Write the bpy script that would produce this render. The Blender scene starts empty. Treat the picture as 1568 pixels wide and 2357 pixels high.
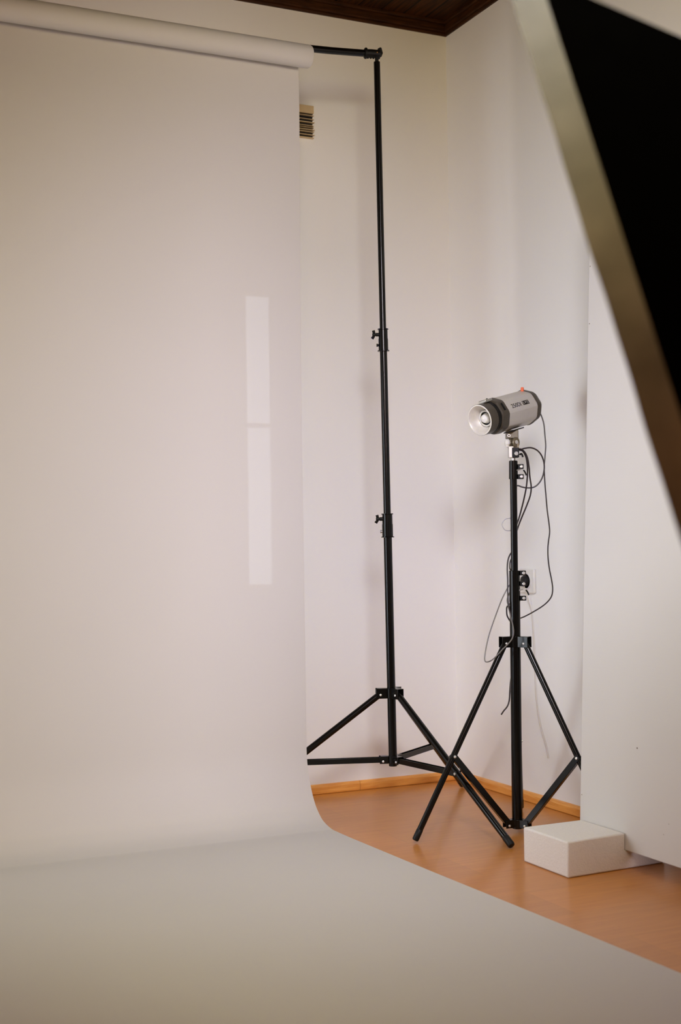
import bpy, math, random
from mathutils import Vector as V, Matrix as M
random.seed(4)
C = bpy.context.scene.collection
PI = math.pi

# ------------------------------------------------------------------ camera
W, H, F = 1568, 2357, 3040.94
YAW, PITCH, ROLL = 0.4443, 0.0231, -0.01445
CP = V((-2.2918, -3.9137, 0.8121))
_f = V((math.sin(YAW)*math.cos(PITCH), math.cos(YAW)*math.cos(PITCH), math.sin(PITCH)))
_r = V((math.cos(YAW), -math.sin(YAW), 0)); _u = _r.cross(_f)
CR = _r*math.cos(ROLL) + _u*math.sin(ROLL)
CU = -_r*math.sin(ROLL) + _u*math.cos(ROLL)
CF = _f
cam = bpy.data.cameras.new('camera'); co = bpy.data.objects.new('camera', cam); C.objects.link(co)
co.matrix_world = M(((CR.x, CU.x, -CF.x, CP.x), (CR.y, CU.y, -CF.y, CP.y), (CR.z, CU.z, -CF.z, CP.z), (0, 0, 0, 1)))
cam.sensor_fit = 'VERTICAL'; cam.sensor_height = 36; cam.sensor_width = 24
cam.lens = F*36/H
cam.clip_start = 0.05
cam.dof.use_dof = True; cam.dof.focus_distance = 3.75; cam.dof.aperture_fstop = 3.4
bpy.context.scene.camera = co


def ray(px, py):
    return CF + CR*((px-W/2)/F) - CU*((py-H/2)/F)


def at_plane(px, py, n, c):
    d = ray(px, py); n = V(n)
    return CP + d*((c - n.dot(CP))/n.dot(d))


def at_depth(px, py, d):
    return CP + ray(px, py)*d


# ------------------------------------------------------------------ materials
def mat(name, col, rough=0.5, metal=0.0, spec=0.5, coat=0.0, coat_r=0.1, noise=0.0, nscale=20, bump=0.0, bscale=200,
        sheen=0.0, trans=None):
    m = bpy.data.materials.new(name); m.use_nodes = True
    nt = m.node_tree; b = nt.nodes['Principled BSDF']
    b.inputs['Base Color'].default_value = (*col, 1)
    b.inputs['Roughness'].default_value = rough; b.inputs['Metallic'].default_value = metal
    b.inputs['Specular IOR Level'].default_value = spec
    b.inputs['Coat Weight'].default_value = coat; b.inputs['Coat Roughness'].default_value = coat_r
    b.inputs['Sheen Weight'].default_value = sheen
    tc = nt.nodes.new('ShaderNodeTexCoord')
    if noise:
        n = nt.nodes.new('ShaderNodeTexNoise'); n.inputs['Scale'].default_value = nscale; n.inputs['Detail'].default_value = 6
        nt.links.new(tc.outputs['Object'], n.inputs['Vector'])
        mr = nt.nodes.new('ShaderNodeMapRange'); mr.inputs[1].default_value = 0.3; mr.inputs[2].default_value = 0.7
        mr.inputs[3].default_value = 1-noise; mr.inputs[4].default_value = 1+noise
        nt.links.new(n.outputs[0], mr.inputs[0])
        mx = nt.nodes.new('ShaderNodeMix'); mx.data_type = 'RGBA'; mx.blend_type = 'MULTIPLY'; mx.inputs[0].default_value = 1
        mx.inputs[6].default_value = (*col, 1); nt.links.new(mr.outputs[0], mx.inputs[7])
        nt.links.new(mx.outputs[2], b.inputs['Base Color'])
    if bump:
        n = nt.nodes.new('ShaderNodeTexNoise'); n.inputs['Scale'].default_value = bscale; n.inputs['Detail'].default_value = 4
        nt.links.new(tc.outputs['Object'], n.inputs['Vector'])
        bp = nt.nodes.new('ShaderNodeBump'); bp.inputs['Strength'].default_value = bump; bp.inputs['Distance'].default_value = 0.002
        nt.links.new(n.outputs[0], bp.inputs['Height']); nt.links.new(bp.outputs[0], b.inputs['Normal'])
    if trans:
        out = nt.nodes['Material Output']
        tr = nt.nodes.new('ShaderNodeBsdfTranslucent'); tr.inputs[0].default_value = (*trans[1], 1)
        ms = nt.nodes.new('ShaderNodeMixShader'); ms.inputs[0].default_value = trans[0]
        nt.links.new(b.outputs[0], ms.inputs[1]); nt.links.new(tr.outputs[0], ms.inputs[2]); nt.links.new(ms.outputs[0], out.inputs[0])
    return m


def wood(name, dark, light, scale, stretch, rough, coat=0.0, coat_r=0.2, plank=None, spec=0.5, seam=0.4):
    """grain stretched along an axis; plank = (axis across, width, axis along, length)"""
    m = bpy.data.materials.new(name); m.use_nodes = True
    nt = m.node_tree; b = nt.nodes['Principled BSDF']; L = nt.links
    tc = nt.nodes.new('ShaderNodeTexCoord')
    mp = nt.nodes.new('ShaderNodeMapping'); mp.inputs['Scale'].default_value = stretch
    L.new(tc.outputs['Object'], mp.inputs[0])
    n = nt.nodes.new('ShaderNodeTexNoise'); n.inputs['Scale'].default_value = scale; n.inputs['Detail'].default_value = 8
    n.inputs['Distortion'].default_value = 0.6
    L.new(mp.outputs[0], n.inputs['Vector'])
    cr = nt.nodes.new('ShaderNodeValToRGB'); cr.color_ramp.elements[0].position = 0.3; cr.color_ramp.elements[1].position = 0.72
    cr.color_ramp.elements[0].color = (*dark, 1); cr.color_ramp.elements[1].color = (*light, 1)
    L.new(n.outputs[0], cr.inputs[0])
    col = cr.outputs[0]
    if plank:
        br = nt.nodes.new('ShaderNodeTexBrick')
        mp2 = nt.nodes.new('ShaderNodeMapping'); mp2.inputs['Rotation'].default_value = (0, 0, plank[0])
        L.new(tc.outputs['Object'], mp2.inputs[0]); L.new(mp2.outputs[0], br.inputs['Vector'])
        br.inputs['Scale'].default_value = 1; br.inputs['Brick Width'].default_value = plank[2]; br.inputs['Row Height'].default_value = plank[1]
        br.inputs['Mortar Size'].default_value = plank[3]; br.inputs['Mortar Smooth'].default_value = 0.3
        br.inputs['Color1'].default_value = (0.93, 0.93, 0.93, 1); br.inputs['Color2'].default_value = (1.06, 1.05, 1.03, 1)
        br.inputs['Mortar'].default_value = (seam, seam, seam, 1)
        mx = nt.nodes.new('ShaderNodeMix'); mx.data_type = 'RGBA'; mx.blend_type = 'MULTIPLY'; mx.inputs[0].default_value = 1
        L.new(col, mx.inputs[6]); L.new(br.outputs[0], mx.inputs[7]); col = mx.outputs[2]
    L.new(col, b.inputs['Base Color'])
    b.inputs['Roughness'].default_value = rough; b.inputs['Coat Weight'].default_value = coat; b.inputs['Coat Roughness'].default_value = coat_r
    b.inputs['Specular IOR Level'].default_value = spec
    return m


def emit(name, col, s):
    m = bpy.data.materials.new(name); m.use_nodes = True
    b = m.node_tree.nodes['Principled BSDF']; b.inputs['Base Color'].default_value = (0, 0, 0, 1)
    b.inputs['Emission Color'].default_value = (*col, 1); b.inputs['Emission Strength'].default_value = s
    return m


MW = mat('wall_paint', (0.885, 0.865, 0.825), 0.75, spec=0.25, noise=0.012, nscale=3, bump=0.12, bscale=60)
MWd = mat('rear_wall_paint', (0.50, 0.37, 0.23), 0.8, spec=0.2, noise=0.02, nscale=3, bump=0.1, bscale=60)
MFLOOR = wood('laminate_floor', (0.51, 0.185, 0.024), (0.585, 0.228, 0.034), 6, (1.2, 14, 1), 0.5, coat=0.5, coat_r=0.2, plank=(0.0, 0.19, 1.2, 0.0009), seam=0.82)
MBASE = wood('pine_trim', (0.74, 0.28, 0.045), (0.92, 0.44, 0.10), 8, (1.5, 1.5, 18), 0.45, coat=0.15)
MCEIL = wood('stained_ceiling_planks', (0.014, 0.0045, 0.001), (0.085, 0.026, 0.0045), 7, (16, 1.2, 1), 0.6, spec=0.15, plank=(PI/2, 0.085, 3.0, 0.004), seam=0.1)
MCROWN = wood('stained_crown_trim', (0.02, 0.0065, 0.0015), (0.075, 0.024, 0.005), 9, (1.5, 1.5, 14), 0.6, spec=0.15)
MPAPER = mat('backdrop_vinyl', (0.655, 0.635, 0.60), 0.55, spec=0.3, noise=0.008, nscale=4, trans=(0.16, (0.80, 0.76, 0.70)))
MROLL = mat('rolled_vinyl', (0.655, 0.635, 0.60), 0.6, spec=0.3, noise=0.008, nscale=4)
MBLK = mat('black_enamel', (0.003, 0.0026, 0.002), 0.22, spec=0.28, coat=0.05, coat_r=0.15, noise=0.15, nscale=60)
MBLKm = mat('black_plastic', (0.004, 0.0036, 0.003), 0.5, spec=0.3, bump=0.1, bscale=300)
MSTEEL = mat('zinc_steel', (0.55, 0.54, 0.50), 0.33, metal=1.0, noise=0.05, nscale=80)
MRIV = mat('bright_rivet', (0.85, 0.84, 0.82), 0.3, metal=0.7, noise=0.03, nscale=80)
MFOAM = mat('polystyrene_foam', (0.80, 0.77, 0.73), 0.9, spec=0.15, noise=0.03, nscale=160, bump=0.5, bscale=260)
MSOFT = mat('softbox_black_nylon', (0.0006, 0.00055, 0.0005), 0.9, spec=0.0, noise=0.1, nscale=30, bump=0.15, bscale=40)
MHEM = mat('softbox_grey_hem', (0.125, 0.122, 0.115), 0.85, spec=0.2, noise=0.30, nscale=9, bump=1.0, bscale=12)
MDIFF = mat('softbox_white_diffuser', (0.8, 0.8, 0.78), 0.8, noise=0.02, nscale=40)
MBODY = mat('silver_grey_housing', (0.56, 0.53, 0.475), 0.42, metal=0.25, noise=0.02, nscale=90)
MBEZ = mat('dark_grey_bezel', (0.055, 0.044, 0.030), 0.4, noise=0.08, nscale=60)
MREFL = mat('satin_reflector', (0.74, 0.70, 0.63), 0.45, metal=0.25, noise=0.05, nscale=120)
MORANGE = mat('orange_plastic', (0.9, 0.16, 0.05), 0.4, noise=0.03, nscale=60)
MWHITEP = mat('white_plastic', (0.78, 0.75, 0.70), 0.4, noise=0.02, nscale=60)
MFROST = mat('frosted_glass_dome', (0.85, 0.83, 0.78), 0.25, noise=0.02, nscale=60, coat=0.4)
MCABLE = mat('black_cable', (0.022, 0.012, 0.012), 0.45, noise=0.1, nscale=80)
MCABG = mat('grey_cable', (0.17, 0.155, 0.145), 0.4, noise=0.1, nscale=80)
MCABT = mat('cream_cable', (0.62, 0.56, 0.48), 0.5, noise=0.03, nscale=80)
MVENT = mat('cream_vent_plastic', (0.62, 0.46, 0.25), 0.5, noise=0.05, nscale=60)
MVENTD = mat('vent_shade_black', (0.006, 0.004, 0.003), 0.9, noise=0.1, nscale=60)  # black puts the shade between the slats into the colour


# ------------------------------------------------------------------ mesh building
class MB:
    def __init__(s): s.v = []; s.f = []

    def add(s, vs, fs):
        o = len(s.v); s.v += [V(p) for p in vs]; s.f += [tuple(i+o for i in q) for q in fs]; return s

    def hexa(s, p):  # 8 corners: bottom 4 then top 4, same winding
        return s.add(p, [(3, 2, 1, 0), (4, 5, 6, 7), (0, 1, 5, 4), (1, 2, 6, 5), (2, 3, 7, 6), (3, 0, 4, 7)])

    def box(s, a, b):
        x0, y0, z0 = a; x1, y1, z1 = b
        x0, x1 = sorted((x0, x1)); y0, y1 = sorted((y0, y1)); z0, z1 = sorted((z0, z1))
        return s.hexa([(x0, y0, z0), (x1, y0, z0), (x1, y1, z0), (x0, y1, z0), (x0, y0, z1), (x1, y0, z1), (x1, y1, z1), (x0, y1, z1)])

    def obox(s, c, X, Y, Z, sx, sy, sz):
        c = V(c); X = V(X)*sx/2; Y = V(Y)*sy/2; Z = V(Z)*sz/2
        return s.hexa([c-X-Y-Z, c+X-Y-Z, c+X+Y-Z, c-X+Y-Z, c-X-Y+Z, c+X-Y+Z, c+X+Y+Z, c-X+Y+Z])

    def lathe(s, o, d, prof, n=24, close=True, shape=None, ref=None):
        """prof: (distance along d, radius) pairs; shape(angle) scales the radius"""
        o = V(o); d = V(d).normalized()
        if ref is None: ref = V((0, 0, 1)) if abs(d.z) < 0.9 else V((1, 0, 0))
        e1 = (ref - d*ref.dot(d)).normalized(); e2 = d.cross(e1)
        vs = []; fs = []
        for t, r in prof:
            for k in range(n):
                a = 2*PI*k/n; q = r*(shape(a) if shape else 1)
                vs.append(o + d*t + e1*(q*math.cos(a)) + e2*(q*math.sin(a)))
        m = len(prof)
        for i in range(m-1):
            for k in range(n):
                k2 = (k+1) % n
                fs.append((i*n+k, i*n+k2, (i+1)*n+k2, (i+1)*n+k))
        if close:
            fs.append(tuple(reversed(range(n)))); fs.append(tuple((m-1)*n+k for k in range(n)))
        return s.add(vs, fs)

    def cyl(s, a, b, r, r2=None, n=20, bev=0.0):
        a = V(a); b = V(b); L = (b-a).length; r2 = r if r2 is None else r2
        if bev: p = [(0, r-bev), (bev, r), (L-bev, r2), (L, r2-bev)]
        else: p = [(0, r), (L, r2)]
        return s.lathe(a, b-a, p, n)

    def tube(s, pts, r, n=8, sub=8):
        P = [V(p) for p in pts]; Q = []
        for i in range(len(P)-1):
            p0 = P[max(i-1, 0)]; p1 = P[i]; p2 = P[i+1]; p3 = P[min(i+2, len(P)-1)]
            for k in range(sub):
                t = k/sub
                Q.append(0.5*((2*p1) + (p2-p0)*t + (2*p0-5*p1+4*p2-p3)*t*t + (3*p1-p0-3*p2+p3)*t**3))
        Q.append(P[-1])
        vs = []; fs = []; e = None
        for i, q in enumerate(Q):
            d = (Q[min(i+1, len(Q)-1)] - Q[max(i-1, 0)]).normalized()
            if e is None: e = d.orthogonal().normalized()
            e = (e - d*e.dot(d)).normalized(); g = d.cross(e)
            for k in range(n): vs.append(q + e*(r*math.cos(2*PI*k/n)) + g*(r*math.sin(2*PI*k/n)))
        for i in range(len(Q)-1):
            for k in range(n):
                k2 = (k+1) % n; fs.append((i*n+k, i*n+k2, (i+1)*n+k2, (i+1)*n+k))
        fs.append(tuple(reversed(range(n)))); fs.append(tuple((len(Q)-1)*n+k for k in range(n)))
        return s.add(vs, fs)

    def build(s, name, m, parent=None, bevel=0.0, smooth=True, ang=0.6, label=None):
        me = bpy.data.meshes.new(name)
        off = world_loc(parent) if parent else V((0, 0, 0))
        me.from_pydata([tuple(p-off) for p in s.v], [], s.f); me.update()
        import bmesh
        bm = bmesh.new(); bm.from_mesh(me)
        bmesh.ops.recalc_face_normals(bm, faces=bm.faces); bm.to_mesh(me); bm.free()
        me.materials.append(m)
        if smooth:
            me.shade_smooth(); me.set_sharp_from_angle(angle=ang)
        o = bpy.data.objects.new(name, me); C.objects.link(o)
        if parent: o.parent = parent
        if bevel:
            b = o.modifiers.new('bevel', 'BEVEL'); b.width = bevel; b.segments = 2; b.limit_method = 'ANGLE'; b.angle_limit = 0.6
        if label: o['label'] = label
        return o


def world_loc(o):
    L = V((0, 0, 0))
    while o is not None: L += o.location; o = o.parent
    return L


def tag(o, label, cat, group=None):
    o['label'] = label; o['category'] = cat
    if group: o['group'] = group
    return o


def thing(name, label, cat, loc, group=None):
    o = bpy.data.objects.new(name, None); C.objects.link(o); o.location = loc; o.empty_display_size = 0.05
    return tag(o, label, cat, group)


def struct(o):
    o['kind'] = 'structure'; return o


def copy_tree(o, parent=None):
    c = o.copy(); C.objects.link(c)
    if parent: c.parent = parent
    for ch in list(o.children): copy_tree(ch, c)
    return c


# ------------------------------------------------------------------ the room
ZC, XL, YJ, XR, YR = 2.602, -3.4, -2.55, 1.9, -5.6
struct(MB().box((XL-.1, YR-.1, -.1), (XR+.1, .1, 0)).build('floor', MFLOOR, smooth=False))
struct(MB().box((XL-.1, YR-.1, ZC), (XR+.1, .1, ZC+.1)).build('ceiling', MCEIL, smooth=False))
struct(MB().box((XL-.1, 0, 0), (.12, .1, ZC)).build('wall_back', MW, smooth=False))
struct(MB().box((0, YJ, 0), (.12, 0, ZC)).build('wall_right', MW, smooth=False))
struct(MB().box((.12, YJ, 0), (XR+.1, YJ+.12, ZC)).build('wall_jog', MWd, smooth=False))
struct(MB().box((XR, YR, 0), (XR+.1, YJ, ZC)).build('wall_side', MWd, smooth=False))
# rear wall with an added slit cut to throw a light patch, left wall with a broad window
BEAM_D = V((-.30, 1.0, -.12)).normalized()      # added beam that draws the light patch on the backdrop
YS = -.3789
pa = at_plane(561, 679, (0, 1, 0), YS); pz = at_plane(631, 1346, (0, 1, 0), YS); pm = at_plane(596, 979, (0, 1, 0), YS)
pb0 = at_plane(570, 1345, (0, 1, 0), YS); pt1 = at_plane(622, 679, (0, 1, 0), YS)
k_ = (YR - YS)/BEAM_D.y
wx0, wx1 = (pa.x+pb0.x)/2 + BEAM_D.x*k_, (pt1.x+pz.x)/2 + BEAM_D.x*k_
wz1, wz0, wzm = pa.z + BEAM_D.z*k_, pz.z + BEAM_D.z*k_, pm.z + BEAM_D.z*k_
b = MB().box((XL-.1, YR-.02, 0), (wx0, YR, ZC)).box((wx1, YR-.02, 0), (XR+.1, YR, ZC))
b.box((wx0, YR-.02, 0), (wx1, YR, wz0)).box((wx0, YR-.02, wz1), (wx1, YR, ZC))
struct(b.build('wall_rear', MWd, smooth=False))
b = MB().box((wx0-.04, YR, wz0-.04), (wx0, YR+.02, wz1+.04)).box((wx1, YR, wz0-.04), (wx1+.04, YR+.02, wz1+.04))
b.box((wx0, YR, wz0-.04), (wx1, YR+.02, wz0)).box((wx0, YR, wz1), (wx1, YR+.02, wz1+.04)).box((wx0, YR-.012, wzm-.0065), (wx1, YR-.004, wzm+.0065))
struct(b.build('patch_slit', MWHITEP, smooth=False))  # unseen frame and bar, added to shape the patch of light
ly0, ly1, lz0, lz1 = -1.05, -0.05, 0.2, 1.6
b = MB().box((XL-.1, YR, 0), (XL, ly0, ZC)).box((XL-.1, ly1, 0), (XL, 0, ZC)).box((XL-.1, ly0, 0), (XL, ly1, lz0)).box((XL-.1, ly0, lz1), (XL, ly1, ZC))
struct(b.build('wall_left', MW, smooth=False))
b = MB()
for a0, a1, c0, c1 in ((ly0, ly1, lz0, lz0+.05), (ly0, ly1, lz1-.05, lz1), (ly0, ly0+.05, lz0, lz1), (ly1-.05, ly1, lz0, lz1), ((ly0+ly1)/2-.03, (ly0+ly1)/2+.03, lz0, lz1)):
    b.box((XL-.09, a0, c0), (XL-.04, a1, c1))
struct(b.build('window_2', MWHITEP, smooth=False))

# crown trim, stained dark: fascia with a bead and a groove
def crown_profile(z0=2.55):
    return [(0, z0), (.007, z0), (.009, z0+.006), (.006, z0+.012), (.010, z0+.016), (.010, z0+.036), (.007, z0+.040), (.012, z0+.044), (.012, z0+.051), (.0, ZC)]
def sweep(name, m, prof, path):
    b = MB(); n = len(prof)
    for p in (path[0], path[1]):
        for (o, z) in prof: b.v.append(p(o, z))
    for k in range(n):
        k2 = (k+1) % n; b.f.append((k, k2, n+k2, n+k))
    b.f.append(tuple(range(n))); b.f.append(tuple(reversed(range(n, 2*n))))
    return struct(b.build(name, m, smooth=False))
cp_ = crown_profile()
sweep('trim_1', MCROWN, cp_, (lambda o, z: V((XL, -o, z)), lambda o, z: V((-o, -o, z))))
sweep('trim_2', MCROWN, cp_, (lambda o, z: V((-o, YJ, z)), lambda o, z: V((-o, -o, z))))
bp_ = [(0, .001), (.010, .001), (.011, .004), (.011, .022), (.008, .029), (.004, .031), (0, .031)]
xj = -.376
sweep('baseboard_back', MBASE, bp_, (lambda o, z: V((XL, -o, z)), lambda o, z: V((xj-.0012, -o, z))))
sweep('baseboard_rear', MBASE, bp_, (lambda o, z: V((xj, -o, z)), lambda o, z: V((-o, -o, z)))).name = 'baseboard_corner'
sweep('baseboard_right', MBASE, bp_, (lambda o, z: V((-o, YJ, z)), lambda o, z: V((-o, -o, z))))

# ------------------------------------------------------------------ tripod stands
def tripod(root, base, tilt, h1, h2, az, Rf, t, leg_r, brace_h, col_r, hub_w=.020, daz=(0, 0, 0)):
    ax = lambda h: V((base[0]+tilt[0]*h, base[1]+tilt[1]*h, h))
    Z = V((0, 0, 1))
    for (h, nm, hh, rr, ro) in ((h1, 'leg_bracket', .030, .044, .033), (h2, 'brace_bracket', .022, .038, .030)):
        b = MB().cyl(ax(h-hh/2), ax(h+hh/2), col_r+.0035, n=28)
        riv = []
        for k in range(3):
            a = az + k*2*PI/3 + daz[k]; d = V((math.cos(a), math.sin(a), 0)); s = V((-d.y, d.x, 0))
            w = hub_w/2
            for sg in (-1, 1):
                b.obox(ax(h) + d*(rr/2+.008) + s*(sg*w), d, s, Z, rr-.012, .0022, hh)
            b.obox(ax(h) + d*(rr/2+.006) + Z*(hh/2-.001), d, s, Z, rr-.014, hub_w, .002)
            riv.append((ax(h) + d*ro - Z*.004, s))
        br = b.build(nm, MBLK, root, bevel=.0008)
        for p, s in riv:
            MB().lathe(p - s*(hub_w/2+.0035), s, [(0, .0015), (.0012, .0034), (hub_w+.0058, .0034), (hub_w+.007, .0015)], 14).build('rivet', MRIV, br, label='bright metal rivet')
    for k in range(3):
        a = az + k*2*PI/3 + daz[k]; d = V((math.cos(a), math.sin(a), 0)); s = V((-d.y, d.x, 0))
        top = ax(h1) + d*.030; foot = V((base[0]+Rf*d.x, base[1]+Rf*d.y, .010))
        dl = (foot-top).normalized()
        leg = MB().cyl(top - dl*.006, foot - dl*.02, leg_r, n=18, bev=.001).build('leg', MBLK, root)
        MB().lathe(foot - dl*.028, dl, [(0, leg_r+.0002), (.001, leg_r+.0006), (.028, leg_r+.0006), (.031, leg_r-.001), (.032, leg_r-.004)], 18).build('rubber_foot', MBLKm, leg, label='black rubber end cap')
        j = top + (foot-top)*t
        p0 = ax(h2) + d*.028; p1 = j; db = (p1-p0).normalized(); up = s.cross(db)
        if up.z < 0: up = -up
        Lb = (p1-p0).length + .012; mid = (p0+p1)/2
        bb = MB(); wch = .0175
        bb.obox(mid - up*(brace_h/2-.001), db, s, up, Lb, wch, .002)
        for sg in (-1, 1): bb.obox(mid + s*(sg*(wch/2-.001)), db, s, up, Lb, .002, brace_h)
        bo = bb.build('brace', MBLK, root, bevel=.0006)
        MB().lathe(j - s*.0125, s, [(0, .002), (.0015, .0038), (.0235, .0038), (.025, .002)], 14).build('rivet', MRIV, bo, label='bright metal rivet')
    return ax


LEFT = (-CR - V((0, 0, (-CR).z))).normalized(); LEFT = V((LEFT.x, LEFT.y, 0)).normalized()
RIGHT = -LEFT; TOCAM = V((-CF.x, -CF.y, 0)).normalized()

def background_stand():
    root = thing('background_stand', 'tall black tripod stand holding the right end of the paper roll crossbar', 'stand', (-.4758, -.4374, 0))
    ax = tripod(root, (-.4758, -.4374), (-.0069, .0034), .365, .1696, -1.4113, .513, .555, .0095, .0155, .0125, daz=(0, -.05, 0))
    MB().cyl(ax(.150), ax(.862), .0125, n=28, bev=.001).build('lower_tube', MBLK, root)
    MB().cyl(ax(.862), ax(1.413), .0108, n=28).build('middle_tube', MBLK, root)
    MB().cyl(ax(1.413), ax(2.247), .0096, n=28).build('upper_tube', MBLK, root)
    MB().cyl(ax(2.246), ax(2.262), .0055, n=16).build('top_spigot', MBLKm, root)
    for i, (za, zb, zk, rr, m) in enumerate(((1.379, 1.446, 1.4285, .0145, MBLK), (.825, .896, .880, .0162, MBLK))):
        L = zb-za
        c = MB().lathe(ax(za), ax(zb)-ax(za), [(0, rr-.003), (0, rr+.003), (.0025, rr+.003), (.0035, rr), (L*.55, rr), (L*.55, rr-.0008), (L-.0035, rr-.001), (L-.0025, rr+.0015), (L, rr+.0015), (L, rr-.003)], 28).build('collar', m, root)
        kd = (LEFT + TOCAM*.15).normalized(); o = ax(zk)
        MB().lathe(o + kd*(rr-.003), kd, [(0, .0055), (.010, .0055), (.0105, .0045), (.0125, .0045), (.013, .0058), (.020, .0058), (.021, .003)], 18).build('knob_stem', MBLKm, c)
        # butterfly wings
        b = MB(); tn = V((0, 0, 1)); tn = (tn*.93 + TOCAM*.37).normalized(); tb = kd.cross(tn)
        for sg in (-1, 1):
            p0 = o + kd*(rr+.0125) + tn*(sg*.003); p1 = o + kd*(rr+.017 - .002*sg) + tn*(sg*.0125)
            d = (p1-p0).normalized(); q = d.cross(tb)
            b.hexa([p0 - q*.0035 - tb*.0025, p0 + q*.0035 - tb*.0025, p0 + q*.0035 + tb*.0025, p0 - q*.0035 + tb*.0025,
                    p1 - q*.0045 - tb*.002, p1 + q*.0045 - tb*.002, p1 + q*.0045 + tb*.002, p1 - q*.0045 + tb*.002])
        b.build('wing_knob', MBLKm, c, bevel=.001)
        MB().lathe(ax(za+.018) + kd*(rr-.004), kd, [(0, .0035), (.007, .0035), (.0072, .005), (.0095, .005), (.010, .003)], 14).build('bolt', MSTEEL if i else MBLKm, c)
    return root

bg = background_stand()
left_stand = copy_tree(bg)
left_stand.location = (-2.70, -.4374, 0)
left_stand['label'] = 'tall black tripod stand at the left end of the paper roll'

# ------------------------------------------------------------------ crossbar and paper backdrop
RY = -.412
pr = at_plane(838, 122.5, (0, 1, 0), RY); pl = at_plane(716, 112, (0, 1, 0), RY)
pe = at_plane(882, 125, (0, 1, 0), RY - .012)
cross = thing('crossbar', 'black metal crossbar carrying the white paper roll', 'crossbar', (pr.x, RY, pr.z))
bar_d = (pr-pl).normalized()
bz = pl.z
MB().tube([V((-2.70, RY, bz+.012)), V((-2.2, RY, bz-.004)), V((-1.5, RY, bz-.008)), V((-.95, RY, bz-.006)), pl, pr, pe - (pe-pr)*.25], .0104, n=20, sub=6).build('bar', MBLK, cross)
sd = (pe-pr).normalized()
sl = MB().lathe(pr, sd, [(0, .011), (.001, .0137), (.006, .0137), (.007, .012), (.014, .0125), (.022, .0128), (.030, .0125), (.040, .0122), (.048, .0118), (.052, .008)], 24).build('end_sleeve', MBLKm, cross)
MB().lathe(pr + sd*.0025 , sd, [(0, .0125), (0, .0155), (.0015, .0165), (.0045, .0165), (.006, .0155), (.006, .0125)], 26, close=False).build('rubber_ring', MBLKm, sl)
b = MB()
for k in range(5):
    q = pr + sd*(.012 + k*.0085) - V((0, 0, .0118))
    b.lathe(q - sd*.003, sd, [(0, .002), (.002, .0042), (.0045, .0042), (.0065, .002)], 12)
b.build('ribbed_grip', MBLKm, sl)
e0 = pr + sd*.047; up = V((0, 0, 1))
b = MB(); hw = V((0, .004, 0))
pts = [(-.005, -.011), (.006, -.009), (.0105, .0025), (.0065, .018), (.0035, .020), (-.003, .017), (-.004, .004)]
vs = [e0 + sd*x + up*z - hw for x, z in pts] + [e0 + sd*x + up*z + hw for x, z in pts]; n = len(pts)
b.add(vs, [tuple(range(n)), tuple(reversed(range(n, 2*n)))] + [(k, n+k, n+(k+1) % n, (k+1) % n) for k in range(n)])
b.build('wing_clamp', MBLKm, cross, bevel=.001)
rv = e0 - sd*.006 + TOCAM*.011
MB().cyl(rv, rv + TOCAM*.002, .0018, n=12).build('brass_rivet', mat('brass', (.55, .26, .09), .35, metal=1, noise=.05, nscale=50), cross, label='small brass rivet')

zr = 2.2375; rr = .0335
prol = at_plane(714, 121, (0, 1, 0), RY)
pb = thing('paper_backdrop', 'white paper backdrop hanging from a roll and sweeping across the floor', 'backdrop', (-1.7, -.54, 0))
xe = prol.x
MB().lathe(V((xe-1.85, RY, zr)), V((1, 0, 0)), [(0, .02), (0, rr-.002), (.003, rr), (1.844, rr), (1.8485, rr-.0025), (1.85, rr-.006), (1.85, .016), (1.81, .016)], 48, close=False).build('paper_roll', MROLL, pb)
ys = RY + rr - .0004
# right edge of the sheet, from the roll down the drop, round the curve and out over the floor
edge = []
xt = at_plane(689, 400, (0, 1, 0), ys).x
for k in range(9):
    a = 1.6*(1-k/8); edge.append(V((xt, RY + (rr+.0006)*math.cos(a), zr + (rr+.0006)*math.sin(a))))
for (u, v) in ((688.5, 200), (690, 400), (692, 700), (695, 1000), (699, 1250), (702, 1450), (705, 1650), (706.5, 1740)):
    edge.append(at_plane(u, v, (0, 1, 0), ys))
x0, x1 = edge[-1].x, -.711
cpx = [(712, 1790), (716, 1812), (720, 1830), (725, 1848), (730, 1862), (740, 1883), (750, 1896), (760, 1905), (770, 1912)]
for i, (u, v) in enumerate(cpx):
    edge.append(at_plane(u, v, (1, 0, 0), x0 + (x1-x0)*(i+1)/(len(cpx))))
for i, p in enumerate(edge): p.z = max(p.z, .0015)
for (u, v) in ((800, 1925), (860, 1950), (1000, 2008), (1150, 2069), (1300, 2130), (1450, 2191.5), (1568, 2240)):
    edge.append(at_plane(u, v, (0, 0, 1), .0015))
q = edge[-1]; edge += [q + (V((-.615, -3.2, .0015)) - q)*(k/6) for k in range(1, 7)]
E2 = []  # resample with Catmull-Rom
for i in range(len(edge)-1):
    p0 = edge[max(i-1, 0)]; p1 = edge[i]; p2 = edge[i+1]; p3 = edge[min(i+2, len(edge)-1)]
    for k in range(4):
        t = k/4; E2.append(0.5*((2*p1) + (p2-p0)*t + (2*p0-5*p1+4*p2-p3)*t*t + (3*p1-p0-3*p2+p3)*t**3))
E2.append(edge[-1])
for p in E2: p.z = max(p.z, .0015)
nw = 24; b = MB()
for p in E2:
    for k in range(nw+1): b.v.append(p + V((-1.77*k/nw, 0, 0)))
for i in range(len(E2)-1):
    for k in range(nw):
        q = i*(nw+1)+k; b.f.append((q, q+1, q+nw+2, q+nw+1))
sh = b.build('hanging_sheet', MPAPER, pb, ang=3.0)

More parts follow.
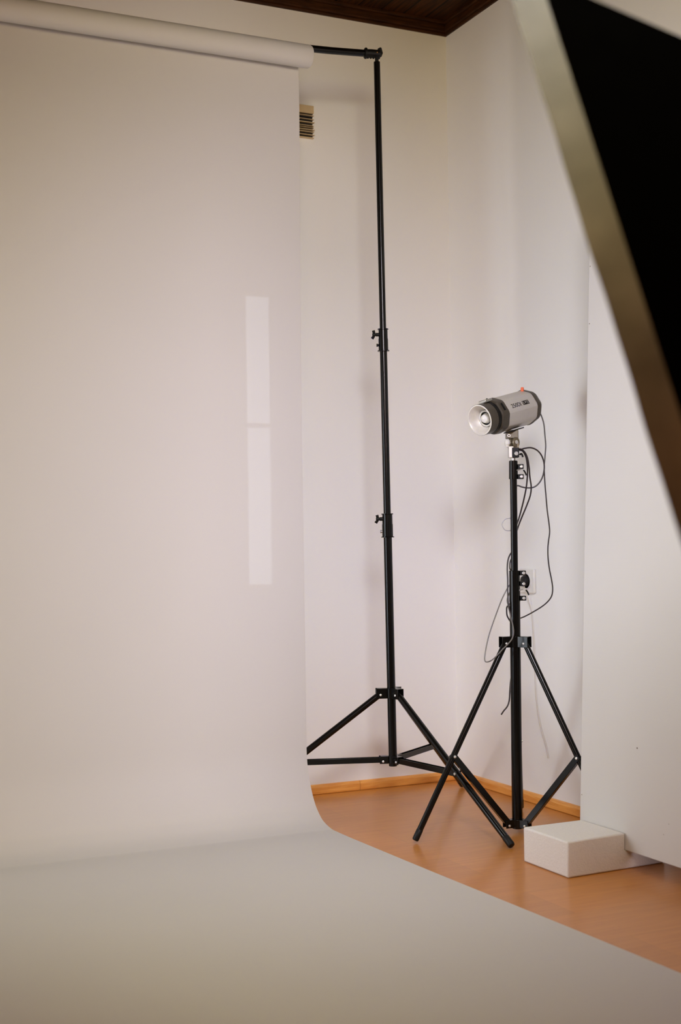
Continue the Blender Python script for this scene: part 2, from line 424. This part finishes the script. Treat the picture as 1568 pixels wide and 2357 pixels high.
# ------------------------------------------------------------------ light stand
ls = thing('light_stand', 'black tripod light stand carrying the silver flash head in the corner', 'stand', (-.275, -.7902, 0))
ax = tripod(ls, (-.275, -.7902), (.0052, -.0033), .5295, .0273, -1.1331, .3085, .587, .0085, .0165, .0148)
MB().cyl(ax(.012), ax(.665), .0148, n=32, bev=.001).build('lower_tube', MBLK, ls)
MB().cyl(ax(.665), ax(1.00), .0098, n=28).build('upper_tube', MBLK, ls)
def clamp(za, zb, zs, r0, lugs, steps):
    L = zb-za
    prof = [(0, r0-.003), (0, r0+.0006)]
    for q in steps: prof += [(L*q-.0006, r0), (L*q-.0006, r0-.001), (L*q+.0006, r0-.001), (L*q+.0006, r0)]
    prof += [(L-.001, r0), (L, r0-.001), (L, r0-.005)]
    c = MB().lathe(ax(za), ax(zb)-ax(za), prof, 28).build('collar', MBLK, ls)
    for z in lugs:
        o = ax(z) + RIGHT*(r0+.0075) + TOCAM*.004
        lg = MB().obox(o, RIGHT, TOCAM, V((0, 0, 1)), .016, .013, .0135).build('clamp_lug', MBLKm, c, bevel=.0012)
        MB().lathe(o + RIGHT*.0015 + TOCAM*.006, TOCAM, [(0, .0042), (.0025, .0042), (.0035, .003)], 16).build('bolt_head', MRIV, lg, label='pale round bolt head')
    lv = ax(zs) + RIGHT*(r0+.016)
    MB().tube([lv + TOCAM*.006, lv + RIGHT*.005 - V((0, 0, .006)), lv + RIGHT*.008 - V((0, 0, .014))], .0022, n=8).build('lever', MBLKm, c)
    MB().cyl(ax(zs) + RIGHT*(r0-.004) + TOCAM*.010, ax(zs) + RIGHT*(r0+.007) + TOCAM*.012 + V((0, 0, .003)), .0016, n=8).build('pin', MSTEEL, c, label='bright steel pin')
    return c
clamp(.641, .727, .672, .0150, (.720, .690, .650), (.5,))
clamp(.982, 1.0335, 1.006, .0120, (1.0165, .9885), ())
MB().cyl(ax(1.03), ax(1.052), .0062, n=20).build('spigot', MSTEEL, ls, label='bright steel spigot')

# ------------------------------------------------------------------ flash head
s0 = ax(1.168)
fd = s0 - CP; dep = fd.dot(CF)
front = at_depth(1104.5, 967, dep-.078); rear = at_depth(1221.5, 934.5, dep+.068)
A = (front-rear); LEN = A.length; A.normalize()
vdir = (CP - s0).normalized(); Sd = (vdir - A*vdir.dot(A)).normalized(); Nn = A.cross(Sd)
if Nn.z < 0: Nn = -Nn
fh = thing('flash_head', 'silver grey studio flash head with black front ring on the light stand', 'flash light', tuple(s0 + V((0, 0, -.055))))
BR = .0492
def octo(rot, soft=.55):
    def f(a):
        x = ((a - rot + PI/8) % (PI/4)) - PI/8
        hard = math.cos(PI/8)/math.cos(x)*1.035
        return min(hard, 1.0)*(1-0) 
    return f
# lathe angle: ref=Sd gives e1=Sd, e2 = d x e1.  axis pointing to the front
e2 = A.cross(Sd); sgn = 1 if e2.dot(Nn) > 0 else -1
rot = sgn*math.radians(20.5)
T = lambda q: q*LEN  # distance from the rear
body = MB().lathe(rear, A, [(T(.06), BR*.9), (T(.10), BR), (T(.12), BR), (T(.69), BR), (T(.70), BR*.97)], 64, shape=octo(rot), ref=Sd).build('housing', MBODY, fh, ang=.25)
MB().lathe(rear, A, [(T(0.0), BR*.62), (T(.005), BR*.80), (T(.02), BR*.90), (T(.06), BR*1.0), (T(.10), BR*1.035), (T(.125), BR*1.035), (T(.127), BR*.99)], 64, shape=octo(rot), ref=Sd).build('rear_bezel', MBEZ, fh, ang=.3, label='dark grey faceted rear bezel')
MB().lathe(rear, A, [(T(.685), BR*.98), (T(.687), BR*1.03), (T(.72), BR*1.035), (T(.795), BR*1.0), (T(.815), BR*.95), (T(.815), BR*.8)], 64, shape=octo(rot), ref=Sd).build('front_bezel', MBEZ, fh, ang=.3, label='dark grey front bezel')
MB().lathe(rear, A, [(T(.80), BR*.78), (T(.80), BR*.90), (T(.865), BR*.90), (T(.865), BR*.80)], 48).build('locking_ring', MBLKm, fh, label='black groove ring behind the reflector')
rc = MB().lathe(rear, A, [(T(.85), BR*.80), (T(.852), BR*.885), (T(.985), BR*.875), (T(1.0), BR*.88), (T(1.003), BR*.86)], 56, close=False).build('reflector_tube', MBEZ, fh, label='dark reflector tube')
MB().lathe(rear, A, [(T(1.003), BR*.868), (T(1.004), BR*.80), (T(.995), BR*.755), (T(.95), BR*.70), (T(.90), BR*.60), (T(.86), BR*.47), (T(.835), BR*.30), (T(.83), BR*.0005)], 56, close=False).build('reflector_bowl', MREFL, rc, label='satin silver reflector bowl')
dm = MB().lathe(rear, A, [(T(.82), BR*.30), (T(.88), BR*.29), (T(.92), BR*.22), (T(.935), BR*.12), (T(.94), BR*.001)], 32, close=False).build('glass_dome', MFROST, rc, label='frosted modelling lamp dome')
rg = [rear + A*T(.885) + Sd*(BR*.42*math.cos(q)) + Nn*(BR*.42*math.sin(q)) for q in [k*PI/8 for k in range(17)]]
MB().tube(rg, .0022, n=8, sub=3).build('flash_tube', MWHITEP, rc, label='ring shaped flash tube')
# release slider on top of the front bezel
o = rear + A*T(.835) + Nn*(BR*.93) + Sd*.006
lt = MB().obox(o, A, Sd, Nn, .030, .026, .009).build('release_catch', MSTEEL, fh, bevel=.002, label='silver release catch on top')
MB().cyl(o + Nn*.0035 + Sd*.006, o + Nn*.0048 + Sd*.008, .0028, n=12).build('catch_hole', MBLKm, lt)
# slider slot on the side of the front bezel
an = math.radians(22); nd = Sd*math.cos(an) + Nn*math.sin(an); td = A.cross(nd)
MB().obox(rear + A*T(.748) + nd*(BR*.985), A, td, nd, .004, .022, .006).build('side_slot', MBLKm, fh)
# orange sensor cap on the top rear
o = rear + A*T(.135) + Nn*(BR*.92) + Sd*(BR*.20)
MB().lathe(o, (Nn*.5 + V((0, 0, .7)) + Sd*.2).normalized(), [(0, .0046), (.010, .0044), (.0125, .003)], 16).build('sensor_cap', MORANGE, fh, label='orange sensor cap on top')
# printed model number and dark badge
an = math.radians(20.5); nd = Sd*math.cos(an) + Nn*math.sin(an); xd = -A; yd = nd.cross(xd)
bR = BR*math.cos(PI/8)*1.035
def on_side(xf, yoff, lift=.0004): return rear + A*T(xf) + nd*(bR+lift) + yd*yoff
tc = bpy.data.curves.new('printed_number', 'FONT'); tc.body = '250DI'; tc.size = .0185; tc.extrude = .0002; tc.resolution_u = 3
to = bpy.data.objects.new('tmp_text', tc); C.objects.link(to)
bpy.context.view_layer.update()
me = bpy.data.meshes.new_from_object(to.evaluated_get(bpy.context.evaluated_depsgraph_get()))
C.objects.unlink(to); bpy.data.objects.remove(to)
xs = [v.co.x for v in me.vertices]; wv = max(xs)-min(xs)
p0 = on_side(.595, -.0098); sc = .0405/wv
hl = world_loc(body)
for v in me.vertices:
    c = v.co; w = p0 + xd*((c.x-min(xs))*sc) + yd*(c.y*.95) + nd*c.z; v.co = w - hl
me.materials.clear(); me.materials.append(MBLKm); me.name = 'printed_number'
tx = bpy.data.objects.new('printed_number', me); C.objects.link(tx); tx.parent = body; tx['label'] = 'dark printed 250DI'
bx = MB(); o = on_side(.318, -.0034)
bx.obox(o, xd, yd, nd, .0265, .0125, .0006)
bg_ = bx.build('badge', MBLKm, body, label='small dark badge beside the number')
b = MB()
for (x, y, w, h) in ((-.0105, .0035, .005, .0012), (-.0105, 0, .005, .0012), (-.0105, -.0035, .005, .0012), (-.0125, .0018, .0012, .004), (-.0085, -.0018, .0012, .004),
                     (-.002, .001, .0012, .007), (.002, .002, .0012, .0045), (0, .0, .005, .0012), (.008, .0035, .006, .0012), (.008, 0, .005, .0012), (.008, -.0035, .006, .0012)):
    b.obox(o + xd*x + yd*y + nd*.0004, xd, yd, nd, w, h, .0004)
b.build('badge_mark', MBODY, bg_)
# tilt bracket under the body
def Q(u, v, dd=0.0): return at_depth(u, v, dep + dd)
X, Y, Z = RIGHT, TOCAM, V((0, 0, 1))
px = lambda n_: n_*dep/F
tp = Q(1181, 991)
MB().obox(Q(1183, 990.5), (-A - V((0, 0, 0))).normalized(), Sd, Nn, px(46), .030, .003).build('mount_plate', MBLKm, fh, bevel=.0006)
ub = MB().obox(Q(1178.5, 1000), X, Y, Z, px(28), .026, px(20)).build('upper_bracket', mat('bracket_grey', (.16, .14, .10), .4, metal=.4, noise=.05, nscale=80), fh, bevel=.002, label='grey metal upper bracket')
MB().lathe(Q(1170, 1004) + Y*.012, Y, [(0, .004), (.006, .0042), (.006, .0026), (.001, .0026)], 18).build('umbrella_hole', MSTEEL, ub)
MBRK = mat('bracket_bronze', (.20, .16, .10), .4, metal=.5, noise=.05, nscale=80)
for (u, dd, nm) in ((1188.5, -.010, 'pivot_ear'), (1180, .004, 'pivot_ear')):
    c = Q(u, 1018, dd)
    MB().lathe(c - X*.0035, X*.75 + Y*.66, [(0, px(11)), (.001, px(12)), (.006, px(12)), (.007, px(11))], 24).obox(c - Z*px(9), X, Y, Z, px(11), .008, px(16)).build(nm, MBRK, fh, bevel=.0006)
MB().lathe(Q(1188, 1017.5, -.016) , X*.5 + Y*.86, [(0, px(4.5)), (.003, px(4.5)), (.004, px(3))], 18).build('pivot_bolt', MRIV, fh, label='bright pivot bolt')
kb = MB().lathe(Q(1175, 1019, -.006), LEFT*.9 + Y*.4 , [(0, .004), (.004, .004), (.005, .0085), (.010, .0105), (.014, .0095), (.017, .005)], 20).build('tilt_knob', MWHITEP, fh, label='pale tilt knob')
MB().obox(Q(1168, 1025, -.012), X, Y, Z, px(7), .008, px(9)).build('knob_wing', MWHITEP, kb, bevel=.002)
MB().obox(Q(1174.5, 1042, -.004), X, Y, Z, px(8), .022, px(24)).build('socket_plate', MSTEEL, fh, bevel=.001, label='bright socket side plate')
lb = MB().obox(Q(1186, 1042, -.002), X, Y, Z, px(16), .026, px(23)).build('stand_socket', MBLKm, fh, bevel=.0015)
MB().obox(Q(1176, 1030, -.004), X, Y, Z, px(12), .020, px(5)).build('socket_rim', MSTEEL, fh, bevel=.001, label='bright socket rim')
MB().lathe(Q(1188, 1044, -.017), X*.2 + Y, [(0, px(4.6)), (.004, px(4.6)), (.0055, px(3.2))], 18).build('socket_screw', MRIV, lb, label='bright round screw')
MB().tube([Q(1197, 1046, -.006), Q(1201, 1045, -.012), Q(1204, 1052, -.014)], .0026, n=8).build('socket_lever', MBLKm, lb)
# power cord leaving the back of the housing
pc = [(1240, 944, .05), (1246, 956, .052), (1252, 975, .05), (1254.5, 1000, .045), (1256.5, 1025, .04), (1255, 1050, .035), (1253, 1075, .03), (1254.5, 1110, .03), (1257, 1140, .03), (1260, 1175, .03),
      (1264, 1205, .03), (1265.5, 1225, .03), (1263, 1245, .03), (1261.5, 1262, .03), (1262, 1285, .03), (1265, 1310, .03), (1270, 1335, .03), (1272.5, 1355, .03), (1270, 1372, .03), (1260, 1386, .03), (1245, 1398, .03),
      (1225, 1410, .03), (1208, 1419, .028), (1196, 1424, .026), (1184, 1432, .022)]
MB().tube([Q(u, v, d) for u, v, d in pc], .0019, n=8, sub=6).build('power_cord', MCABLE, fh, label='thin dark power cord hanging from the back')

# ------------------------------------------------------------------ cables hung on the light stand
def cable(name, label, paths, m, r, cat='cable'):
    b = MB()
    for p in paths: b.tube([Q(u, v, d) for u, v, d in p], r, n=8, sub=8)
    return tag(b.build(name, m), label, cat)
cable('sync_cable', 'thin black cable hung in loops below the flash head', [
    [(1181, 1036, .016), (1190, 1034, .012), (1200, 1034, .006), (1209, 1042, .004), (1215, 1056, .002), (1218, 1075, .002), (1220, 1098, .004), (1223, 1120, .006), (1221, 1140, .008), (1213, 1163, .010), (1203, 1187, .012), (1195, 1207, .014), (1189, 1225, .016)],
    [(1182, 1038, .018), (1192, 1036, .014), (1203, 1038, .010), (1211, 1052, .008), (1214, 1070, .008), (1214.5, 1090, .009), (1212, 1120, .010), (1206, 1150, .012), (1199, 1178, .014), (1194, 1195, .015), (1188, 1212, .016)],
    [(1188, 1035, .016), (1200, 1034, .014), (1208, 1032, .012), (1222, 1030.5, .010), (1236, 1036, .010), (1246, 1047, .010), (1252, 1063, .012), (1253, 1080, .012), (1249, 1098, .012), (1241, 1112, .012), (1230, 1121, .012), (1216, 1123, .012), (1202, 1121, .012), (1194, 1118, .014), (1186, 1118, .016)],
], MCABLE, .0021)
cable('trigger_cable', 'black cable running down the left side of the light stand with loose end', [
    [(1186, 1262, .014), (1176, 1274, .012), (1170, 1288, .006), (1168, 1308, .002), (1169, 1335, -.004), (1169, 1362, -.012), (1171, 1392, -.020), (1177, 1416, -.020), (1182, 1440, -.020), (1181, 1456, -.018), (1176, 1464, .004), (1176, 1474, .018), (1180, 1500, .020), (1181, 1530, .020), (1176, 1565, .014), (1174, 1590, .010), (1172.5, 1612, .008), (1168, 1626, .006), (1160, 1636, .006), (1154, 1645, .006)],
    [(1180, 1282, .016), (1175, 1292, .014), (1174, 1306, .012), (1176, 1314, .016)],
    [(1178, 1386, .018), (1168, 1396, .014), (1166.5, 1405, .012), (1168, 1418, .012), (1176, 1432, .018)],
], MCABLE, .0021)
cable('extension_cable', 'thin grey cable in a wide loop beside the upper tripod bracket', [
    [(1174, 1345, .014), (1164, 1362, .008), (1154, 1383, .006), (1143, 1412, .004), (1133, 1440, .000), (1125, 1465, -.004), (1119, 1492, -.010), (1116, 1512, -.016), (1117, 1522, -.020), (1123, 1523.5, -.030), (1133, 1519, -.042), (1145, 1508, -.050), (1158, 1494, -.056), (1170, 1482, -.058), (1179, 1470, -.054), (1182.5, 1456, -.044), (1181, 1440, -.028), (1176, 1420, -.022), (1171, 1398, -.016), (1168, 1380, .000), (1174, 1362, .014)],
], MCABG, .0018)
cable('cable_tie_loop', 'small pale wire ring on the left of the light stand upper tube', [
    [(1182, 1192, .010), (1172, 1193, .008), (1164, 1195, .006), (1158, 1201, .004), (1156, 1207, .004), (1158, 1214, .004), (1163, 1220, .006), (1170, 1221.5, .008), (1181, 1221, .010)],
], mat('pale_wire', (.5, .49, .5), .35, noise=.03, nscale=60), .0013, 'wire')

# ------------------------------------------------------------------ wall socket and plug
wall = lambda u, v, x=0.0: at_plane(u, v, (1, 0, 0), x)
a, c_ = wall(1234, 1310), wall(1233, 1366)
so = thing('wall_socket', 'white wall socket on the right wall behind the light stand', 'socket', (0, a.y+.04, (a.z+c_.z)/2))
MB().box((0, a.y, c_.z), (-.009, a.y+.082, a.z)).build('socket_frame', MWHITEP, so, bevel=.003)
sc_ = V((-.009, a.y+.040, (a.z+c_.z)/2))
MB().lathe(sc_, V((-1, 0, 0)), [(0, .026), (.003, .026), (.003, .023), (-.002, .021)], 28).build('socket_well', MWHITEP, so)
pc_ = wall(1206, 1337, -.02)
pg = thing('power_plug', 'black round plug pushed into the white wall socket', 'plug', tuple(pc_))
MB().lathe(V((-.007, pc_.y, pc_.z)), V((-1, 0, 0)), [(0, .014), (.003, .0165), (.012, .0165), (.017, .0145), (.019, .009)], 24).build('plug_body', MBLKm, pg, bevel=.0)
cd = [V((-.020, pc_.y, pc_.z-.010)), V((-.018, pc_.y-.004, pc_.z-.03))] + [wall(u, v, -.004) for u, v in ((1222, 1400), (1226, 1440), (1229, 1490), (1231, 1540), (1233, 1590), (1238, 1640), (1247, 1685), (1256, 1715), (1262, 1745))]
MB().tube(cd, .0014, n=6, sub=6).build('plug_cord', MCABT, pg, label='thin cream cord trailing down the wall')

# ------------------------------------------------------------------ wall vent
v0 = at_plane(718.5, 247, (0, 1, 0), 0); v1 = at_plane(718.5, 319, (0, 1, 0), 0)
vt = thing('wall_vent', 'small cream wall vent with slats and dark gaps beside the paper roll', 'vent', (v0.x-.055, 0, v1.z))
vx0, vx1 = v0.x-.11, v0.x
MB().box((vx0, -.003, v1.z), (vx1-.001, 0, v0.z)).build('vent_shade', MVENTD, vt, smooth=False)  # near-black plate stands in for shade in the gaps
MB().box((vx0, -.014, v0.z-.0255), (vx1, 0, v0.z)).build('vent_header', MVENT, vt, bevel=.001)
zt, zb_ = v0.z-.0275, v1.z
fr = (.06, .22, .36, .50, .58, .68, .77, .90)
for k, q in enumerate(fr):
    z = zt + (zb_-zt)*q; th = random.uniform(.0011, .0022)
    MB().box((vx0, -.013-random.uniform(0, .002), z-th/2), (vx1+random.uniform(-.0005, .003), 0, z+th/2)).build('slat', MVENT, vt, smooth=False)
MB().box((vx0, -.012, v1.z-.003), (vx1, 0, v1.z)).build('vent_sill', MVENT, vt, smooth=False)

# ------------------------------------------------------------------ foam board standing in notched foam blocks
def board_mat():
    m = mat('foam_board', (0.69, 0.672, 0.64), 0.85, spec=0.2, noise=0.012, nscale=5)
    nt = m.node_tree; b = nt.nodes['Principled BSDF']; L = nt.links
    g = nt.nodes.new('ShaderNodeNewGeometry')
    mp = nt.nodes.new('ShaderNodeMapping'); mp.inputs['Scale'].default_value = (6, 6, 240); L.new(g.outputs['Position'], mp.inputs[0])
    n = nt.nodes.new('ShaderNodeTexNoise'); n.inputs['Scale'].default_value = 1.0; n.inputs['Detail'].default_value = 3; L.new(mp.outputs[0], n.inputs['Vector'])
    bp = nt.nodes.new('ShaderNodeBump'); bp.inputs['Strength'].default_value = .14; bp.inputs['Distance'].default_value = .0010
    L.new(n.outputs[0], bp.inputs['Height']); L.new(bp.outputs[0], b.inputs['Normal'])
    # small dark nicks with a place of their own on the board
    src = b.inputs['Base Color'].links[0].from_socket
    for (p, r) in MARKS:
        d = nt.nodes.new('ShaderNodeVectorMath'); d.operation = 'DISTANCE'; d.inputs[1].default_value = tuple(p); L.new(g.outputs['Position'], d.inputs[0])
        lt = nt.nodes.new('ShaderNodeMapRange'); lt.inputs[1].default_value = r*.6; lt.inputs[2].default_value = r; lt.inputs[3].default_value = 1; lt.inputs[4].default_value = 0
        L.new(d.outputs['Value'], lt.inputs[0])
        mx = nt.nodes.new('ShaderNodeMix'); mx.data_type = 'RGBA'; L.new(lt.outputs[0], mx.inputs[0]); L.new(src, mx.inputs[6]); mx.inputs[7].default_value = (.12, .085, .05, 1); src = mx.outputs[2]
    L.new(src, b.inputs['Base Color'])
    return m
LEAN = .0425
BX0, BZ0, BY0, BY1, BT, BH = -.2640, .045, -1.068, -2.32, .030, 1.75
fx = lambda z: BX0 + (z-.06)*LEAN
nrm = V((1, 0, -LEAN)).normalized(); cpl = nrm.dot(V((fx(.06), 0, .06)))
MARKS = [(at_plane(u, v, nrm, cpl), r) for u, v, r in ((1467, 1722, .0028), (1339.5, 1829, .0018), (1359, 613, .002), (1357, 745, .002), (1540, 1897, .0013), (1528, 1921, .0013))]
off = V((BT, 0, 0))
b = MB().hexa([V((fx(BZ0), BY1, BZ0)), V((fx(BZ0)+BT, BY1, BZ0)), V((fx(BZ0)+BT, BY0, BZ0)), V((fx(BZ0), BY0, BZ0)),
               V((fx(BH), BY1, BH)), V((fx(BH)+BT, BY1, BH)), V((fx(BH)+BT, BY0, BH)), V((fx(BH), BY0, BH))])
tag(b.build('foam_board', board_mat(), bevel=.002), 'large white foam board standing upright in front of the right wall', 'board')

def foam_block(label, y0, y1):
    # L-shaped: tall body in front, a low shelf behind it that the board stands on
    t = MB()
    prof = [(-.4435, .0005), (-.1440, .0005), (-.1440, .0445), (-.2655, .0445), (-.2645, .0872), (-.4435, .0872)]
    n = len(prof); ys_ = [y0 + (y1-y0)*k/6 for k in range(7)]
    for i, y in enumerate(ys_):
        for k, (x, z) in enumerate(prof): t.v.append(V((x, y - .025*(x+.4435)*0 + (.012 if x < -.3 else 0)*(-1 if y < (y0+y1)/2 else 0)*(abs(y-y1)/abs(y0-y1)), z)))
    for i in range(6):
        for k in range(n):
            k2 = (k+1) % n; t.f.append((i*n+k, i*n+k2, (i+1)*n+k2, (i+1)*n+k))
    t.f.append(tuple(range(n))); t.f.append(tuple(reversed(range(6*n, 7*n))))
    o = t.build('foam_block', MFOAM, bevel=.004)
    return tag(o, label, 'foam block')
foam_block('white polystyrene foam block on the wooden floor beside the light stand', -1.258, -1.078)
foam_block('white polystyrene foam block under the near end of the board', -2.25, -2.07)

# ------------------------------------------------------------------ softbox
C0 = at_depth(1241, -56, 1.40); C1 = at_depth(1660, 1247, 1.20)
edge_d = (C1-C0).normalized()
wd = (CR*.36 + CF*.93); wd = (wd - edge_d*wd.dot(edge_d)).normalized()
nf = edge_d.cross(wd)
if nf.dot(CR) > 0: nf = -nf       # the front faces left
SW = .70; SL = (C1-C0).length
TLc, BLc = C0, C1; TRc, BRc = C0 + wd*SW, C1 + wd*SW
ctr = (TLc+BRc)/2
ringc = ctr - nf*.34
sbx = thing('softbox', 'black fabric softbox with grey hem close to the camera', 'softbox', tuple(ringc))
ring_r = .075
ring = [ringc + (-edge_d*sa + wd*sb)*ring_r for sa, sb in ((1, -1), (-1, -1), (-1, 1), (1, 1))]  # TL, BL, BR, TR
fr4 = [TLc, BLc, BRc, TRc]
for i in range(4):
    i2 = (i+1) % 4
    b = MB(); nn = 14
    cc = (fr4[i]+fr4[i2]+ring[i]+ring[i2])/4; on = (cc - (ctr+ringc)/2); on.normalize()
    for a_ in range(nn+1):
        for c_i in range(nn+1):
            s, t = a_/nn, c_i/nn
            p = fr4[i].lerp(fr4[i2], s).lerp(ring[i].lerp(ring[i2], s), t)
            p = p - on*(.022*math.sin(PI*t)*math.sin(PI*s)) - on*.004*math.sin(7*s+3*t)*math.sin(PI*t)*math.sin(PI*s)
            b.v.append(p)
    k0 = len(b.v)
    for p in list(b.v): b.v.append(p - on*.002)
    for a_ in range(nn):
        for c_i in range(nn):
            q = a_*(nn+1)+c_i; b.f.append((q, q+1, q+nn+2, q+nn+1)); q += k0; b.f.append((q+nn+1, q+nn+2, q+1, q))
    b.build('side_panel', MSOFT, sbx, ang=2.0)
    # hem: band of fabric running forward from the front frame, slightly wavy
    h = MB(); N = 40; d = (fr4[i2]-fr4[i]).normalized()
    for k in range(N+1):
        s = k/N; p = fr4[i].lerp(fr4[i2], s)
        wv_ = .0022*math.sin(s*17+i) + .0012*math.sin(s*41)
        for j, (o_, w_) in enumerate(((0, 0), (.012, .35), (.024, -.2), (.034, .3))):
            h.v.append(p + nf*(o_ + (wv_*.2 if j == 3 else 0)) + on*(wv_*w_))
    for k in range(N):
        for j in range(3): q = k*4+j; h.f.append((q, q+1, q+5, q+4))
    h.build('hem', MHEM, sbx, ang=2.0, label='crumpled grey fabric hem')
MB().add([p.lerp(ctr, .01) + nf*.004 for p in fr4] + [p.lerp(ctr, .01) + nf*.002 for p in fr4], [(0, 1, 2, 3), (7, 6, 5, 4), (0, 1, 5, 4), (1, 2, 6, 5), (2, 3, 7, 6), (3, 0, 4, 7)]).build('diffuser', MDIFF, sbx, smooth=False, label='white front diffuser')
MB().lathe(ringc + nf*.01, -nf, [(0, .095), (.004, .1), (.022, .1), (.026, .095)], 36).build('speed_ring', MSTEEL, sbx)
MB().lathe(ringc - nf*.012, -nf, [(0, .05), (.006, .053), (.20, .053), (.215, .045)], 32).build('flash_body', MBODY, sbx)
# the stand that carries it, out to the right
sp = ringc - nf*.11; base = (sp.x, sp.y)
st = thing('softbox_stand', 'black light stand carrying the softbox', 'stand', (sp.x, sp.y, 0))
axs = tripod(st, base, (0, 0), .52, .06, .6, .34, .58, .0085, .0165, .0148)
MB().cyl(axs(.03), axs(.70), .0148, n=24).build('lower_tube', MBLK, st)
MB().cyl(axs(.70), axs(sp.z-.052), .0098, n=24).build('upper_tube', MBLK, st)

# ------------------------------------------------------------------ light
def area(name, loc, target, sx, sy, power, col, spread=180):
    l = bpy.data.lights.new(name, 'AREA'); l.shape = 'RECTANGLE'; l.size = sx; l.size_y = sy; l.energy = power; l.color = col
    l.spread = math.radians(spread)
    o = bpy.data.objects.new(name, l); C.objects.link(o); o.location = loc
    o.rotation_euler = (V(target)-V(loc)).to_track_quat('-Z', 'Y').to_euler()
    return o
area('rear_fill', (.6, YR+.06, 1.1), (-.45, -.2, .8), 1.0, 1.2, 10.08, (1.000, 0.869, 0.952), 45)  # unseen fill panel added in front of the rear wall
area('warm_overhead_fill', (-1.75, -3.35, 2.05), (-.4, -.4, .65), .6, .5, 10.7, (1.0, 0.965, 0.48), 76)  # unseen overhead fill, added for the warm part of the light
area('cool_overhead_fill', (-1.75, -3.35, 2.05), (-.35, -.4, .75), .6, .5, 4.30, (0.023, 0.093, 1.000), 56)  # added at the same spot to cool the middle of the walls
area('backdrop_gap_fill', (XL+.01, -.24, .9), (0, -.3, .7), .36, 1.4, 5.30, (1.000, 0.774, 0.660), 150)  # added fill to brighten the wall strip behind the backdrop
area('window_daylight_near', (XL+.01, -.56, .85), (0, -.45, .6), .95, 1.3, 7.65, (0.784, 0.889, 1.000), 80)
area('floor_fill', (-.8, -1.6, 2.35), (-.75, -1.25, 0), .7, .6, 1.45, (1.0, 0.94, 0.84), 64)  # unseen downlight added to lift the floor and block top
area('warm_fill', (-1.9, -3.9, 1.85), (-1.0, -.9, .9), 2.0, 1.2, 10.80, (1.000, 0.417, 0.144), 160)  # unseen fill added to warm the outer areas
sl_ = bpy.data.lights.new('patch_beam', 'SUN'); sl_.energy = .42; sl_.angle = math.radians(.03); sl_.color = (.8, .93, 1.15)  # added lamp, aimed through the slit to draw the backdrop patch
so_ = bpy.data.objects.new('patch_beam', sl_); C.objects.link(so_); so_.rotation_euler = BEAM_D.to_track_quat('-Z', 'Y').to_euler(); so_.location = (1.5, -8, 3)
w = bpy.data.worlds.new('world'); bpy.context.scene.world = w; w.use_nodes = True
w.node_tree.nodes['Background'].inputs[0].default_value = (0.8, 0.9, 1, 1); w.node_tree.nodes['Background'].inputs[1].default_value = 0.5

vs_ = bpy.context.scene.view_settings
vs_.view_transform = 'Standard'; vs_.look = 'None'; vs_.gamma = 1; vs_.use_curve_mapping = False
vs_.exposure = 0.0
